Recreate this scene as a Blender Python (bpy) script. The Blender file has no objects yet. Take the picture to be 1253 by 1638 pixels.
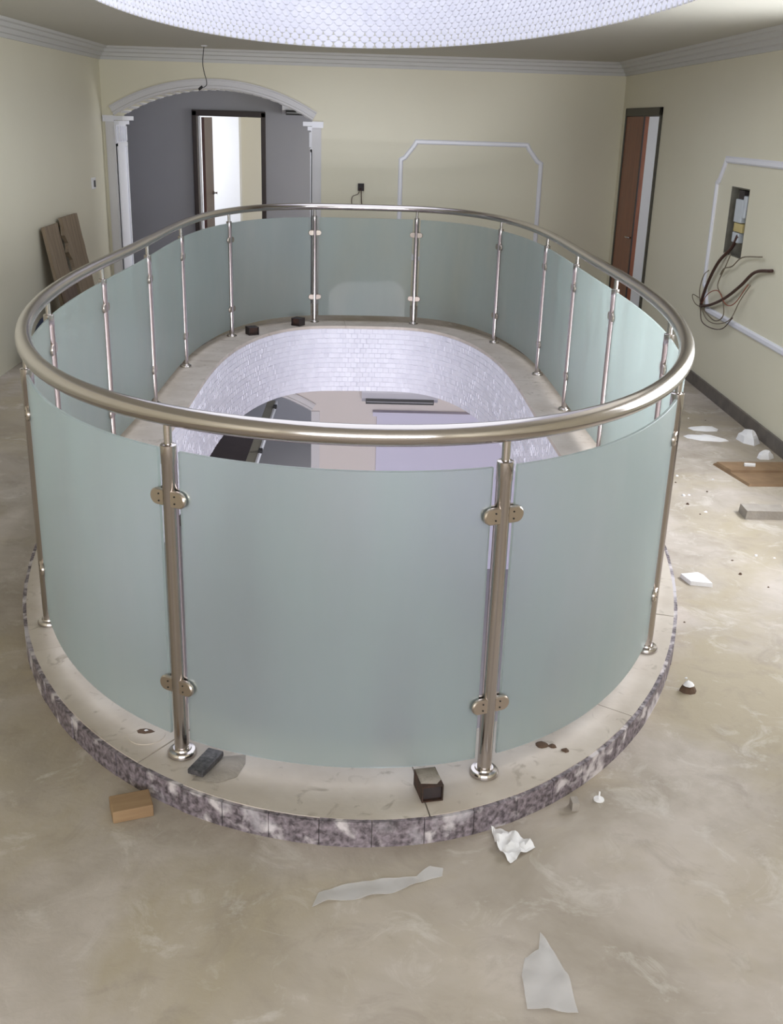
import bpy, bmesh, math, random
from math import sin, cos, pi, sqrt, atan2, hypot
from mathutils import Matrix, Vector
random.seed(7)
S = bpy.context.scene
COL = S.collection

# ------------------------------------------------------------------ camera
cam_d = bpy.data.cameras.new('camera')
cam = bpy.data.objects.new('camera', cam_d); COL.objects.link(cam)
cam_d.sensor_fit = 'HORIZONTAL'; cam_d.sensor_width = 36.0
cam_d.lens = 36.0 * 1691.4 / 1253.0
_r = Vector((0.999389, -0.019194, 0.029207)); _u = Vector((-0.020720, 0.347613, 0.937409)); _f = Vector((0.028146, 0.937441, -0.347003))
M = Matrix.Identity(4)
for i in range(3):
    M[i][0] = _r[i]; M[i][1] = _u[i]; M[i][2] = -_f[i]
M[0][3], M[1][3], M[2][3] = 0.0, 0.0, 2.05
cam.matrix_world = M
cam_d.clip_start = 0.05
S.camera = cam

# ------------------------------------------------------------------ world + daylight
w = bpy.data.worlds.new('sky'); S.world = w; w.use_nodes = True
bg = w.node_tree.nodes['Background']; bg.inputs[0].default_value = (0.80, 0.88, 1.0, 1); bg.inputs[1].default_value = 1.0

def area(name, loc, rot, sx, sy, power, col=(1, 1, 1)):
    d = bpy.data.lights.new(name, 'AREA'); d.shape = 'RECTANGLE'; d.size = sx; d.size_y = sy
    d.energy = power; d.color = col
    o = bpy.data.objects.new(name, d); COL.objects.link(o); o.location = loc; o.rotation_euler = rot
    return o
R90 = pi/2
DAY = (0.93, 0.96, 1.0)
area('daylight_window_front', (0.0, -2.55, 1.55), (R90, 0, 0), 4.4, 1.9, 210, DAY)           # behind the camera, shines +Y
area('daylight_window_right', (3.18, 5.3, 1.55), (R90, 0, R90), 3.0, 1.4, 170, DAY)           # right wall, shines -X
area('daylight_skylight', (0.0, 7.0, 3.72), (0, 0, 0), 3.2, 8.4, 72, (0.95, 0.95, 1.0))      # over the ceiling well
area('daylight_hall', (2.75, 14.05, 1.5), (R90, 0, R90), 1.5, 1.7, 125, DAY)                  # end of the hall
area('daylight_bedroom', (-3.75, 16.5, 1.5), (R90, 0, -R90), 1.5, 1.7, 62, DAY)               # bedroom past the hall
area('daylight_side_room', (4.0, 9.95, 1.5), (R90, 0, 0), 1.2, 1.6, 11, DAY)                 # room past the right door
area('daylight_ground_floor', (0.0, -0.3, -1.8), (R90, 0, 0), 5.0, 2.0, 560, (0.93, 0.93, 1.0))
area('daylight_ground_hall', (2.75, 15.0, -1.9), (R90, 0, R90), 2.2, 1.7, 120, DAY)
S.view_settings.view_transform = 'Standard'; S.view_settings.look = 'None'
S.view_settings.gamma = 1.0; S.view_settings.use_curve_mapping = False
S.view_settings.exposure = 0.12
S.cycles.use_denoising = True
S.cycles.max_bounces = 12; S.cycles.diffuse_bounces = 6; S.cycles.transmission_bounces = 12; S.cycles.transparent_max_bounces = 12
S.cycles.sample_clamp_indirect = 6.0
S.cycles.caustics_reflective = False; S.cycles.caustics_refractive = False

# ------------------------------------------------------------------ materials
def new_mat(name):
    m = bpy.data.materials.new(name); m.use_nodes = True
    return m, m.node_tree.nodes, m.node_tree.links, m.node_tree.nodes['Principled BSDF']
def col4(c): return (c[0], c[1], c[2], 1)
def srgb(r, g, b):
    f = lambda v: (v/255/12.92 if v <= 10.31 else ((v/255+0.055)/1.055)**2.4)
    return (f(r), f(g), f(b))
def mat(name, c, rough=0.6, metal=0.0, var=0.0, scale=3.0, c2=None, bump=0.0, bscale=60.0, spec=None, coat=0.0, detail=4):
    """plain colour with an optional noise mix to c2 and fine noise bump (object coordinates)"""
    m, n, l, p = new_mat(name)
    p.inputs['Base Color'].default_value = col4(c); p.inputs['Roughness'].default_value = rough; p.inputs['Metallic'].default_value = metal
    if spec is not None: p.inputs['Specular IOR Level'].default_value = spec
    if coat: p.inputs['Coat Weight'].default_value = coat; p.inputs['Coat Roughness'].default_value = 0.12
    tc = n.new('ShaderNodeTexCoord')
    if c2 is not None:
        t = n.new('ShaderNodeTexNoise'); t.inputs['Scale'].default_value = scale; t.inputs['Detail'].default_value = detail
        l.new(tc.outputs['Object'], t.inputs['Vector'])
        r = n.new('ShaderNodeValToRGB'); r.color_ramp.elements[0].position = 0.5-0.5*max(0.02, 1-var); r.color_ramp.elements[1].position = 0.5+0.5*max(0.02, 1-var)
        r.color_ramp.elements[0].color = col4(c); r.color_ramp.elements[1].color = col4(c2)
        l.new(t.outputs['Fac'], r.inputs[0]); l.new(r.outputs[0], p.inputs['Base Color'])
    if bump:
        t2 = n.new('ShaderNodeTexNoise'); t2.inputs['Scale'].default_value = bscale; t2.inputs['Detail'].default_value = 5
        l.new(tc.outputs['Object'], t2.inputs['Vector'])
        b = n.new('ShaderNodeBump'); b.inputs['Strength'].default_value = bump; b.inputs['Distance'].default_value = 0.01
        l.new(t2.outputs['Fac'], b.inputs['Height']); l.new(b.outputs[0], p.inputs['Normal'])
    return m

MT = {}
MT['wall'] = mat('cream_wall_paint', srgb(226, 221, 200), 0.42, c2=srgb(220, 214, 192), scale=0.8, var=0.4, bump=0.06, bscale=25)
MT['ceil'] = mat('ceiling_paint', srgb(190, 187, 176), 0.7, bump=0.05, bscale=20)
MT['white'] = mat('white_moulding_paint', srgb(212, 210, 212), 0.45, bump=0.04, bscale=40)
MT['cornice'] = mat('cornice_paint', srgb(200, 199, 196), 0.5)
MT['white_gloss'] = mat('white_gloss_paint', srgb(232, 232, 240), 0.22)
MT['grey_wall'] = mat('grey_hall_paint', srgb(158, 158, 167), 0.6, c2=srgb(150, 150, 159), scale=1.0, var=0.4)
MT['bed_white'] = mat('bedroom_white_paint', srgb(236, 236, 240), 0.6)
MT['bed_cream'] = mat('bedroom_cream_paint', srgb(238, 233, 218), 0.6)
MT['lower_wall'] = mat('ground_floor_wall_paint', srgb(222, 214, 210), 0.5)
MT['lower_white'] = mat('ground_floor_white_paint', srgb(214, 212, 234), 0.5)
MT['lower_floor'] = mat('ground_floor_tile', srgb(170, 168, 172), 0.25)
MT['tile'] = mat('white_mosaic_tile', srgb(228, 227, 236), 0.40, c2=srgb(216, 215, 226), scale=9, var=0.5)
MT['grout'] = mat('white_grout', srgb(220, 219, 228), 0.8)
MT['steel'] = mat('polished_stainless_steel', srgb(190, 183, 180), 0.17, metal=1.0, bump=0.02, bscale=14)
MT['steel_dark'] = mat('worn_steel', srgb(196, 183, 172), 0.30, metal=1.0)
MT['rubber'] = mat('dark_rubber', srgb(40, 38, 36), 0.7)
MT['dark_frame'] = mat('dark_stained_door_frame', srgb(46, 34, 34), 0.45)
MT['frame_olive'] = mat('dark_olive_door_frame', srgb(64, 60, 48), 0.5)
MT['black'] = mat('black_plastic', srgb(28, 26, 28), 0.5)
MT['copper'] = mat('brown_cable_sheath', srgb(70, 46, 38), 0.55)
MT['grey_wire'] = mat('grey_wire_sheath', srgb(120, 108, 90), 0.5)
MT['red_wire'] = mat('red_wire_sheath', srgb(150, 84, 60), 0.5)
MT['galv'] = mat('galvanised_box', srgb(140, 138, 128), 0.5, metal=0.6, c2=srgb(110, 104, 92), scale=14, var=0.4)
MT['breaker'] = mat('breaker_plastic', srgb(196, 202, 208), 0.4)
MT['yellowed'] = mat('yellowed_plastic', srgb(196, 178, 120), 0.5)
MT['baseboard'] = mat('dark_baseboard', srgb(84, 78, 76), 0.5, c2=srgb(120, 112, 104), scale=7, var=0.5)
MT['plaster_bit'] = mat('white_plaster_bit', srgb(232, 230, 232), 0.8, bump=0.3, bscale=50)
MT['plywood'] = mat('brown_plywood', srgb(150, 122, 92), 0.7, c2=srgb(120, 94, 70), scale=10, var=0.4)
MT['rust'] = mat('rusty_iron', srgb(74, 46, 34), 0.75, c2=srgb(40, 34, 30), scale=22, var=0.55, bump=0.4, bscale=120)
MT['iron'] = mat('black_iron', srgb(40, 36, 38), 0.6, c2=srgb(58, 46, 46), scale=20, var=0.5)
MT['granite'] = mat('dark_granite_offcut', srgb(34, 33, 36), 0.5, c2=srgb(96, 93, 96), scale=70, var=0.6, bump=0.3, bscale=80)
MT['mortar'] = mat('grey_mortar', srgb(168, 160, 152), 0.9, c2=srgb(146, 138, 130), scale=16, var=0.4, bump=0.4, bscale=70)
MT['clod'] = mat('brown_clod', srgb(92, 72, 58), 0.9, bump=0.6, bscale=90)
MT['navy'] = mat('navy_cloth', srgb(36, 44, 70), 0.7)
MT['ac_grey'] = mat('air_conditioner_casing', srgb(205, 205, 214), 0.4)
MT['counter'] = mat('dark_brown_counter', srgb(62, 46, 44), 0.4, c2=srgb(52, 38, 36), scale=6, var=0.5)
MT['olive_edge'] = mat('olive_edge_trim', srgb(150, 146, 132), 0.5)

def wood(name, c, c2, rough, axis='Z', scale=6):
    m, n, l, p = new_mat(name)
    tc = n.new('ShaderNodeTexCoord'); mp = n.new('ShaderNodeMapping')
    sc = {'X': (0.12, 1, 1), 'Y': (1, 0.12, 1), 'Z': (1, 1, 0.12)}[axis]
    mp.inputs['Scale'].default_value = tuple(s*scale for s in sc)
    l.new(tc.outputs['Object'], mp.inputs['Vector'])
    t = n.new('ShaderNodeTexNoise'); t.inputs['Scale'].default_value = 4; t.inputs['Detail'].default_value = 6; t.inputs['Distortion'].default_value = 0.6
    l.new(mp.outputs[0], t.inputs['Vector'])
    r = n.new('ShaderNodeValToRGB'); r.color_ramp.elements[0].position = 0.35; r.color_ramp.elements[1].position = 0.7
    r.color_ramp.elements[0].color = col4(c); r.color_ramp.elements[1].color = col4(c2)
    l.new(t.outputs['Fac'], r.inputs[0]); l.new(r.outputs[0], p.inputs['Base Color']); p.inputs['Roughness'].default_value = rough
    b = n.new('ShaderNodeBump'); b.inputs['Strength'].default_value = 0.15; b.inputs['Distance'].default_value = 0.005
    l.new(t.outputs['Fac'], b.inputs['Height']); l.new(b.outputs[0], p.inputs['Normal'])
    return m
MT['door_wood'] = wood('reddish_brown_door_wood', srgb(142, 84, 54), srgb(118, 66, 44), 0.4)
MT['bed_door'] = wood('dark_red_door_wood', srgb(84, 44, 38), srgb(66, 34, 30), 0.4)
MT['plank'] = wood('weathered_plank_wood', srgb(150, 133, 112), srgb(126, 109, 90), 0.85)
MT['plank_dark'] = wood('dark_plank_wood', srgb(112, 94, 82), srgb(92, 76, 68), 0.85)
MT['block'] = wood('sawn_wood_block', srgb(158, 130, 98), srgb(136, 108, 80), 0.8, 'X')

# frosted glass: matt etched sheet, green tint, smooth reflective skin
def frosted():
    m, n, l, p = new_mat('frosted_green_glass')
    out = n['Material Output']
    p.inputs['Base Color'].default_value = (0.93, 0.985, 0.97, 1); p.inputs['Roughness'].default_value = 0.45
    p.inputs['Transmission Weight'].default_value = 1.0; p.inputs['IOR'].default_value = 1.25
    p.inputs['Coat Weight'].default_value = 0.12; p.inputs['Coat Roughness'].default_value = 0.03
    d = n.new('ShaderNodeBsdfDiffuse'); d.inputs[0].default_value = col4(srgb(192, 206, 206))
    tr = n.new('ShaderNodeBsdfTranslucent'); tr.inputs[0].default_value = col4(srgb(232, 246, 242))
    mx = n.new('ShaderNodeMixShader'); mx.inputs[0].default_value = 0.5
    l.new(d.outputs[0], mx.inputs[1]); l.new(tr.outputs[0], mx.inputs[2])
    mx2 = n.new('ShaderNodeMixShader'); mx2.inputs[0].default_value = 0.5
    l.new(p.outputs[0], mx2.inputs[1]); l.new(mx.outputs[0], mx2.inputs[2])
    # faint cloudy smears in the etched face
    tc = n.new('ShaderNodeTexCoord'); t = n.new('ShaderNodeTexNoise'); t.inputs['Scale'].default_value = 2.2; t.inputs['Detail'].default_value = 5
    mp = n.new('ShaderNodeMapping'); mp.inputs['Scale'].default_value = (1.8, 1.8, 0.45); l.new(tc.outputs['Object'], mp.inputs['Vector']); l.new(mp.outputs[0], t.inputs['Vector'])
    mr = n.new('ShaderNodeMapRange'); mr.inputs[1].default_value = 0.3; mr.inputs[2].default_value = 0.7; mr.inputs[3].default_value = 0.24; mr.inputs[4].default_value = 0.48
    l.new(t.outputs['Fac'], mr.inputs[0]); l.new(mr.outputs[0], mx2.inputs[0])
    l.new(mx2.outputs[0], out.inputs['Surface'])
    return m
MT['glass'] = frosted()

def plastic_film():
    m, n, l, p = new_mat('translucent_plastic_film')
    p.inputs['Base Color'].default_value = col4(srgb(226, 224, 226)); p.inputs['Roughness'].default_value = 0.45
    p.inputs['Alpha'].default_value = 0.36
    return m
MT['film'] = plastic_film()

def window_glass():
    m, n, l, p = new_mat('clear_window_glass')
    p.inputs['Base Color'].default_value = (1, 1, 1, 1); p.inputs['Roughness'].default_value = 0.02; p.inputs['Alpha'].default_value = 0.08
    return m
MT['pane'] = window_glass()

# dusty cement floor
def cement():
    m, n, l, p = new_mat('dusty_cement_screed')
    tc = n.new('ShaderNodeTexCoord')
    def noise(sc, det=6, dist=0.0, rough=0.6):
        t = n.new('ShaderNodeTexNoise'); t.inputs['Scale'].default_value = sc; t.inputs['Detail'].default_value = det; t.inputs['Distortion'].default_value = dist; t.inputs['Roughness'].default_value = rough
        l.new(tc.outputs['Object'], t.inputs['Vector']); return t
    def ramp(t, p0, p1, c0, c1):
        r = n.new('ShaderNodeValToRGB'); r.color_ramp.elements[0].position = p0; r.color_ramp.elements[1].position = p1
        r.color_ramp.elements[0].color = col4(c0); r.color_ramp.elements[1].color = col4(c1); l.new(t.outputs['Fac'], r.inputs[0]); return r
    def mix(fac, a, b):
        x = n.new('ShaderNodeMix'); x.data_type = 'RGBA'; l.new(fac, x.inputs[0]); l.new(a, x.inputs[6]); l.new(b, x.inputs[7]); return x.outputs[2]
    base = ramp(noise(1.3, 6, 0.5), 0.38, 0.62, srgb(158, 148, 136), srgb(190, 180, 172))
    ol = ramp(noise(2.1, 5, 0.8), 0.0, 1.0, srgb(168, 156, 134), srgb(168, 156, 134))
    f1 = ramp(noise(0.9, 5, 0.6), 0.46, 0.62, (0, 0, 0), (0.85, 0.85, 0.85))
    dk = ramp(noise(4.2, 9, 0.8, 0.7), 0.52, 0.74, (0, 0, 0), (0.6, 0.6, 0.6))
    lt = ramp(noise(5.1, 9, 0.9, 0.7), 0.55, 0.72, (0, 0, 0), (0.75, 0.75, 0.75))
    cd = n.new('ShaderNodeRGB'); cd.outputs[0].default_value = col4(srgb(144, 133, 122))
    cl = n.new('ShaderNodeRGB'); cl.outputs[0].default_value = col4(srgb(206, 200, 194))
    c = mix(f1.outputs[0], base.outputs[0], ol.outputs[0])
    c = mix(dk.outputs[0], c, cd.outputs[0]); c = mix(lt.outputs[0], c, cl.outputs[0])
    l.new(c, p.inputs['Base Color']); p.inputs['Roughness'].default_value = 0.75; p.inputs['Specular IOR Level'].default_value = 0.3
    b = n.new('ShaderNodeBump'); b.inputs['Strength'].default_value = 0.25; b.inputs['Distance'].default_value = 0.01
    l.new(noise(14, 8, 0.4).outputs['Fac'], b.inputs['Height']); l.new(b.outputs[0], p.inputs['Normal'])
    return m
MT['cement'] = cement()

def coping_mat():
    m = mat('cream_marble_coping', srgb(204, 194, 184), 0.5, c2=srgb(184, 172, 160), scale=6, var=0.55, bump=0.1, bscale=30)
    n, l = m.node_tree.nodes, m.node_tree.links; p = n['Principled BSDF']
    src = p.inputs['Base Color'].links[0].from_socket
    t = n.new('ShaderNodeTexNoise'); t.inputs['Scale'].default_value = 11; t.inputs['Detail'].default_value = 7; t.inputs['Distortion'].default_value = 1.5
    tc = n.new('ShaderNodeTexCoord'); l.new(tc.outputs['Object'], t.inputs['Vector'])
    r = n.new('ShaderNodeValToRGB'); r.color_ramp.elements[0].position = 0.60; r.color_ramp.elements[1].position = 0.72; r.color_ramp.elements[0].color = (0, 0, 0, 1); r.color_ramp.elements[1].color = (0.7, 0.7, 0.7, 1)
    l.new(t.outputs['Fac'], r.inputs[0])
    x = n.new('ShaderNodeMix'); x.data_type = 'RGBA'; l.new(r.outputs[0], x.inputs[0]); l.new(src, x.inputs[6]); x.inputs[7].default_value = col4(srgb(148, 136, 122))
    l.new(x.outputs[2], p.inputs['Base Color'])
    return m
MT['coping'] = coping_mat()

def facing_mat():
    m, n, l, p = new_mat('dark_granite_facing_with_plaster_smears')
    tc = n.new('ShaderNodeTexCoord')
    def noise(sc, det, dist):
        t = n.new('ShaderNodeTexNoise'); t.inputs['Scale'].default_value = sc; t.inputs['Detail'].default_value = det; t.inputs['Distortion'].default_value = dist
        l.new(tc.outputs['Object'], t.inputs['Vector']); return t
    a = noise(60, 7, 0.3); r = n.new('ShaderNodeValToRGB')
    r.color_ramp.elements[0].position = 0.35; r.color_ramp.elements[1].position = 0.7
    r.color_ramp.elements[0].color = col4(srgb(74, 66, 70)); r.color_ramp.elements[1].color = col4(srgb(150, 138, 146)); l.new(a.outputs['Fac'], r.inputs[0])
    b = noise(13.0, 10, 0.3); r2 = n.new('ShaderNodeValToRGB'); r2.color_ramp.elements[0].position = 0.53; r2.color_ramp.elements[1].position = 0.64
    r2.color_ramp.elements[0].color = (0, 0, 0, 1); r2.color_ramp.elements[1].color = (0.95, 0.95, 0.95, 1); l.new(b.outputs['Fac'], r2.inputs[0])
    x = n.new('ShaderNodeMix'); x.data_type = 'RGBA'; l.new(r2.outputs[0], x.inputs[0]); l.new(r.outputs[0], x.inputs[6]); x.inputs[7].default_value = col4(srgb(206, 198, 200))
    b3 = noise(2.4, 6, 0.4); r3 = n.new('ShaderNodeValToRGB'); r3.color_ramp.elements[0].position = 0.56; r3.color_ramp.elements[1].position = 0.64
    r3.color_ramp.elements[0].color = (0, 0, 0, 1); r3.color_ramp.elements[1].color = (0.85, 0.85, 0.85, 1); l.new(b3.outputs['Fac'], r3.inputs[0])
    x3 = n.new('ShaderNodeMix'); x3.data_type = 'RGBA'; l.new(r3.outputs[0], x3.inputs[0]); l.new(x.outputs[2], x3.inputs[6]); x3.inputs[7].default_value = col4(srgb(202, 196, 202)); x = x3
    l.new(x.outputs[2], p.inputs['Base Color']); p.inputs['Roughness'].default_value = 0.6
    bu = n.new('ShaderNodeBump'); bu.inputs['Strength'].default_value = 0.4; bu.inputs['Distance'].default_value = 0.006
    l.new(b.outputs['Fac'], bu.inputs['Height']); l.new(bu.outputs[0], p.inputs['Normal'])
    return m
MT['facing'] = facing_mat()

# ------------------------------------------------------------------ helpers
def obj(name, verts, faces, m, parent=None, smooth=False, loc=None):
    me = bpy.data.meshes.new(name); me.from_pydata([tuple(v) for v in verts], [], faces); me.update()
    bm = bmesh.new(); bm.from_mesh(me); bmesh.ops.recalc_face_normals(bm, faces=bm.faces); bm.to_mesh(me); bm.free()
    me.materials.append(MT[m] if isinstance(m, str) else m)
    if smooth:
        for f in me.polygons: f.use_smooth = True
        if smooth == 'auto':
            me.set_sharp_from_angle(angle=math.radians(38))
    o = bpy.data.objects.new(name, me); COL.objects.link(o)
    if parent: o.parent = parent
    if loc: o.location = loc
    return o
def struct(o): o['kind'] = 'structure'; return o
def tag(o, label, cat, group=None):
    o['label'] = label; o['category'] = cat
    if group: o['group'] = group
    return o
def thing(name, label, cat, loc=(0, 0, 0), rz=0, group=None):
    o = bpy.data.objects.new(name, None); COL.objects.link(o); o.empty_display_size = 0.1
    o.location = loc; o.rotation_euler = (0, 0, rz)
    return tag(o, label, cat, group)
class MB:
    def __init__(s): s.v = []; s.f = []
    def add(s, v, f):
        k = len(s.v); s.v += [tuple(p) for p in v]; s.f += [tuple(i+k for i in q) for q in f]; return s
    def box(s, x0, x1, y0, y1, z0, z1):
        v = [(x0, y0, z0), (x1, y0, z0), (x1, y1, z0), (x0, y1, z0), (x0, y0, z1), (x1, y0, z1), (x1, y1, z1), (x0, y1, z1)]
        return s.add(v, [(0, 3, 2, 1), (4, 5, 6, 7), (0, 1, 5, 4), (1, 2, 6, 5), (2, 3, 7, 6), (3, 0, 4, 7)])
    def bbox(s, x0, x1, y0, y1, z0, z1, b=0.004):
        """box with chamfered edges"""
        bm = bmesh.new(); bmesh.ops.create_cube(bm, size=1)
        bmesh.ops.scale(bm, vec=(x1-x0, y1-y0, z1-z0), verts=bm.verts); bmesh.ops.translate(bm, vec=((x0+x1)/2, (y0+y1)/2, (z0+z1)/2), verts=bm.verts)
        bmesh.ops.bevel(bm, geom=bm.edges[:], offset=b, segments=2, affect='EDGES', profile=0.6)
        return s.bm(bm)
    def bm(s, bm):
        bm.verts.index_update()
        s.add([v.co[:] for v in bm.verts], [tuple(v.index for v in f.verts) for f in bm.faces]); bm.free(); return s
    def lathe(s, prof, cx=0, cy=0, n=24):
        k = len(prof); v = [(cx+r*cos(2*pi*i/n), cy+r*sin(2*pi*i/n), z) for i in range(n) for r, z in prof]
        f = [(i*k+j, ((i+1) % n)*k+j, ((i+1) % n)*k+j+1, i*k+j+1) for i in range(n) for j in range(k-1)]
        f += [tuple(i*k for i in range(n))[::-1], tuple(i*k+k-1 for i in range(n))]
        return s.add(v, f)
    def tube(s, pts, r, n=8, closed=False):
        pts = [Vector(p) for p in pts]; m = len(pts); rings = []
        up = None
        for i, p in enumerate(pts):
            a = pts[(i-1) % m] if (closed or i > 0) else p; b = pts[(i+1) % m] if (closed or i < m-1) else p
            t = (b-a).normalized()
            if up is None: up = Vector((0, 0, 1)) if abs(t.z) < 0.9 else Vector((1, 0, 0))
            sx = t.cross(up); sx = sx.normalized() if sx.length > 1e-6 else t.orthogonal().normalized(); sy = sx.cross(t).normalized(); up = sy
            rings.append([p + sx*r*cos(2*pi*j/n) + sy*r*sin(2*pi*j/n) for j in range(n)])
        v = [q for g in rings for q in g]; f = []
        for i in range(m if closed else m-1):
            for j in range(n):
                f.append((i*n+j, i*n+(j+1) % n, ((i+1) % m)*n+(j+1) % n, ((i+1) % m)*n+j))
        if not closed: f += [tuple(range(n))[::-1], tuple((m-1)*n+j for j in range(n))]
        return s.add(v, f)
    def build(s, name, m, parent=None, smooth=False, loc=None): return obj(name, s.v, s.f, m, parent, smooth, loc)
def smooth(pts, k=5):
    P = [Vector(p) for p in pts]; P = [P[0]*2-P[1]]+P+[P[-1]*2-P[-2]]; out = []
    for i in range(1, len(P)-2):
        a, b, c, d = P[i-1:i+3]
        for j in range(k):
            t = j/k; out.append(0.5*((2*b)+(c-a)*t+(2*a-5*b+4*c-d)*t*t+(3*b-a-3*c+d)*t**3))
    return out+[P[-2]]
def prism_y(poly, y0, y1):
    """poly of (x,z) extruded along y"""
    n = len(poly); v = [(x, y0, z) for x, z in poly] + [(x, y1, z) for x, z in poly]
    return v, [tuple(range(n)), tuple(range(2*n-1, n-1, -1))] + [(i, (i+1) % n, n+(i+1) % n, n+i) for i in range(n)]
def prism_z(poly, z0, z1):
    n = len(poly); v = [(x, y, z0) for x, y in poly] + [(x, y, z1) for x, y in poly]
    return v, [tuple(range(n))[::-1], tuple(range(n, 2*n))] + [(i, (i+1) % n, n+(i+1) % n, n+i) for i in range(n)]
def sweep(path, prof, closed=False):
    """path: list of (point, side, up); prof: closed polygon of (side, up) offsets"""
    k = len(prof); m = len(path); v = []; f = []
    for p, a, b in path:
        p = Vector(p); a = Vector(a); b = Vector(b)
        v += [p + a*s + b*t for s, t in prof]
    for i in range(m if closed else m-1):
        for j in range(k):
            f.append((i*k+j, i*k+(j+1) % k, ((i+1) % m)*k+(j+1) % k, ((i+1) % m)*k+j))
    if not closed: f += [tuple(range(k))[::-1], tuple((m-1)*k+j for j in range(k))]
    return v, f
def holed_wall(name, axis, pos, thick, a0, a1, z0, z1, holes, m, parent=None):
    """wall slab: axis 'x' = plane x=pos..pos+thick spanning y a0..a1; axis 'y' likewise; holes = (a0,a1,z0,z1)"""
    As = sorted({a0, a1, *[h[0] for h in holes], *[h[1] for h in holes]}); Zs = sorted({z0, z1, *[h[2] for h in holes], *[h[3] for h in holes]})
    b = MB()
    for i in range(len(As)-1):
        run = None
        cells = []
        for k in range(len(Zs)-1):
            ca, cz = (As[i]+As[i+1])/2, (Zs[k]+Zs[k+1])/2
            solid = not any(h[0] < ca < h[1] and h[2] < cz < h[3] for h in holes)
            if solid:
                if cells and cells[-1][1] == Zs[k]: cells[-1] = (cells[-1][0], Zs[k+1])
                else: cells.append((Zs[k], Zs[k+1]))
        for c0, c1 in cells:
            p0, p1 = min(pos, pos+thick), max(pos, pos+thick)
            if axis == 'x': b.box(p0, p1, As[i], As[i+1], c0, c1)
            else: b.box(As[i], As[i+1], p0, p1, c0, c1)
    return struct(b.build(name, m, parent))

# ------------------------------------------------------------------ the oval
SC = 1.0155
CX, CY, CA, CB = -0.0175*SC, 6.8208*SC, 1.6485*SC, 4.0009*SC
HH = (-0.0529, 0.0024, 0.0, 0.0016, -0.0541, 0.0009, 0.0034, -0.0106)
ZR, ZK = 1.2315, 0.09
def oval(th):
    m = 1 + sum(HH[2*i]*cos((i+2)*th) + HH[2*i+1]*sin((i+2)*th) for i in range(4))
    return Vector((CX+CA*cos(th)*m, CY+CB*sin(th)*m))
_N = 1440
_P = [oval(2*pi*i/_N) for i in range(_N)]
_Sx = [0.0]
for i in range(_N): _Sx.append(_Sx[-1] + (_P[(i+1) % _N]-_P[i]).length)
PERIM = _Sx[-1]
def at_s(s):
    """point, outward normal, tangent at arc length s (counter-clockwise)"""
    s %= PERIM; lo, hi = 0, _N
    while hi-lo > 1:
        mid = (lo+hi)//2
        if _Sx[mid] <= s: lo = mid
        else: hi = mid
    t = (s-_Sx[lo])/(_Sx[lo+1]-_Sx[lo]); i = lo
    p = _P[i % _N].lerp(_P[(i+1) % _N], t)
    ta = (_P[(i+1) % _N]-_P[(i-1) % _N]).normalized(); tb = (_P[(i+2) % _N]-_P[i % _N]).normalized()
    tg = ta.lerp(tb, t).normalized()
    return p, Vector((tg.y, -tg.x)), tg
KO, KI = 0.15, 0.235                                # kerb: outer and inner offset from the rail line
def ko(nn): return 0.100+0.088*max(0.0, -nn.y)**5   # outer overhang, wider at the front
def ring(off, n=240):
    out = []
    for i in range(n):
        p, nn, tg = at_s(PERIM*i/n); out.append(p+nn*off)
    return out

# ------------------------------------------------------------------ room shell
XL, XR, YB, YF, ZC = -2.97, 2.829, 12.585, -2.3, 2.72
def slab_with_hole(name, hole, x0, x1, y0, y1, z0, z1, m):
    """rectangular slab z0..z1 with a closed hole polygon (list of 2-vectors, ccw)"""
    n = len(hole); c = sum(hole, Vector((0, 0)))/n; outer = []
    for p in hole:
        d = p-c; ts = []
        if d.x > 1e-9: ts.append((x1-c.x)/d.x)
        if d.x < -1e-9: ts.append((x0-c.x)/d.x)
        if d.y > 1e-9: ts.append((y1-c.y)/d.y)
        if d.y < -1e-9: ts.append((y0-c.y)/d.y)
        outer.append(c+d*min(ts))
    for corner in ((x0, y0), (x1, y0), (x1, y1), (x0, y1)):      # snap the nearest boundary samples to the corners
        k = min(range(n), key=lambda i: (outer[i]-Vector(corner)).length); outer[k] = Vector(corner)
    v = []
    for z in (z1, z0):
        v += [(p.x, p.y, z) for p in hole] + [(p.x, p.y, z) for p in outer]
    f = []
    for i in range(n):
        j = (i+1) % n
        f += [(i, j, n+j, n+i), (2*n+i, 3*n+i, 3*n+j, 2*n+j), (i, 2*n+i, 2*n+j, j), (n+i, n+j, 3*n+j, 3*n+i)]
    return struct(obj(name, v, f, m))
slab_with_hole('floor', ring(-KI+0.03), -3.2, 3.06, YF, YB+0.5, -0.58, 0.0, 'cement')

WELL = []
for i in range(240):
    t = 2*pi*i/240; x = 1.78*cos(t); WELL.append(Vector((x, 7.02+4.5*sin(t)-0.36*x)))
slab_with_hole('ceiling', WELL, -3.2, 3.06, YF, YB+0.5, ZC, ZC+0.14, 'ceil')

wl = MB().box(XL-0.2, XL, YF, YB+0.5, 0, ZC).build('wall_left', 'wall'); struct(wl)
BOXH = (8.125, 8.542, 1.142, 1.65)
holed_wall('wall_right', 'x', XR, 0.2, YF, YB+0.5, 0, ZC, [(10.86, 12.37, 0, 2.25), (3.8, 6.8, 0.85, 2.3), BOXH], 'wall')
holed_wall('wall_front', 'y', YF, -0.2, XL, XR, 0, ZC, [(-2.2, 2.2, 0.6, 2.5)], 'wall')

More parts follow.
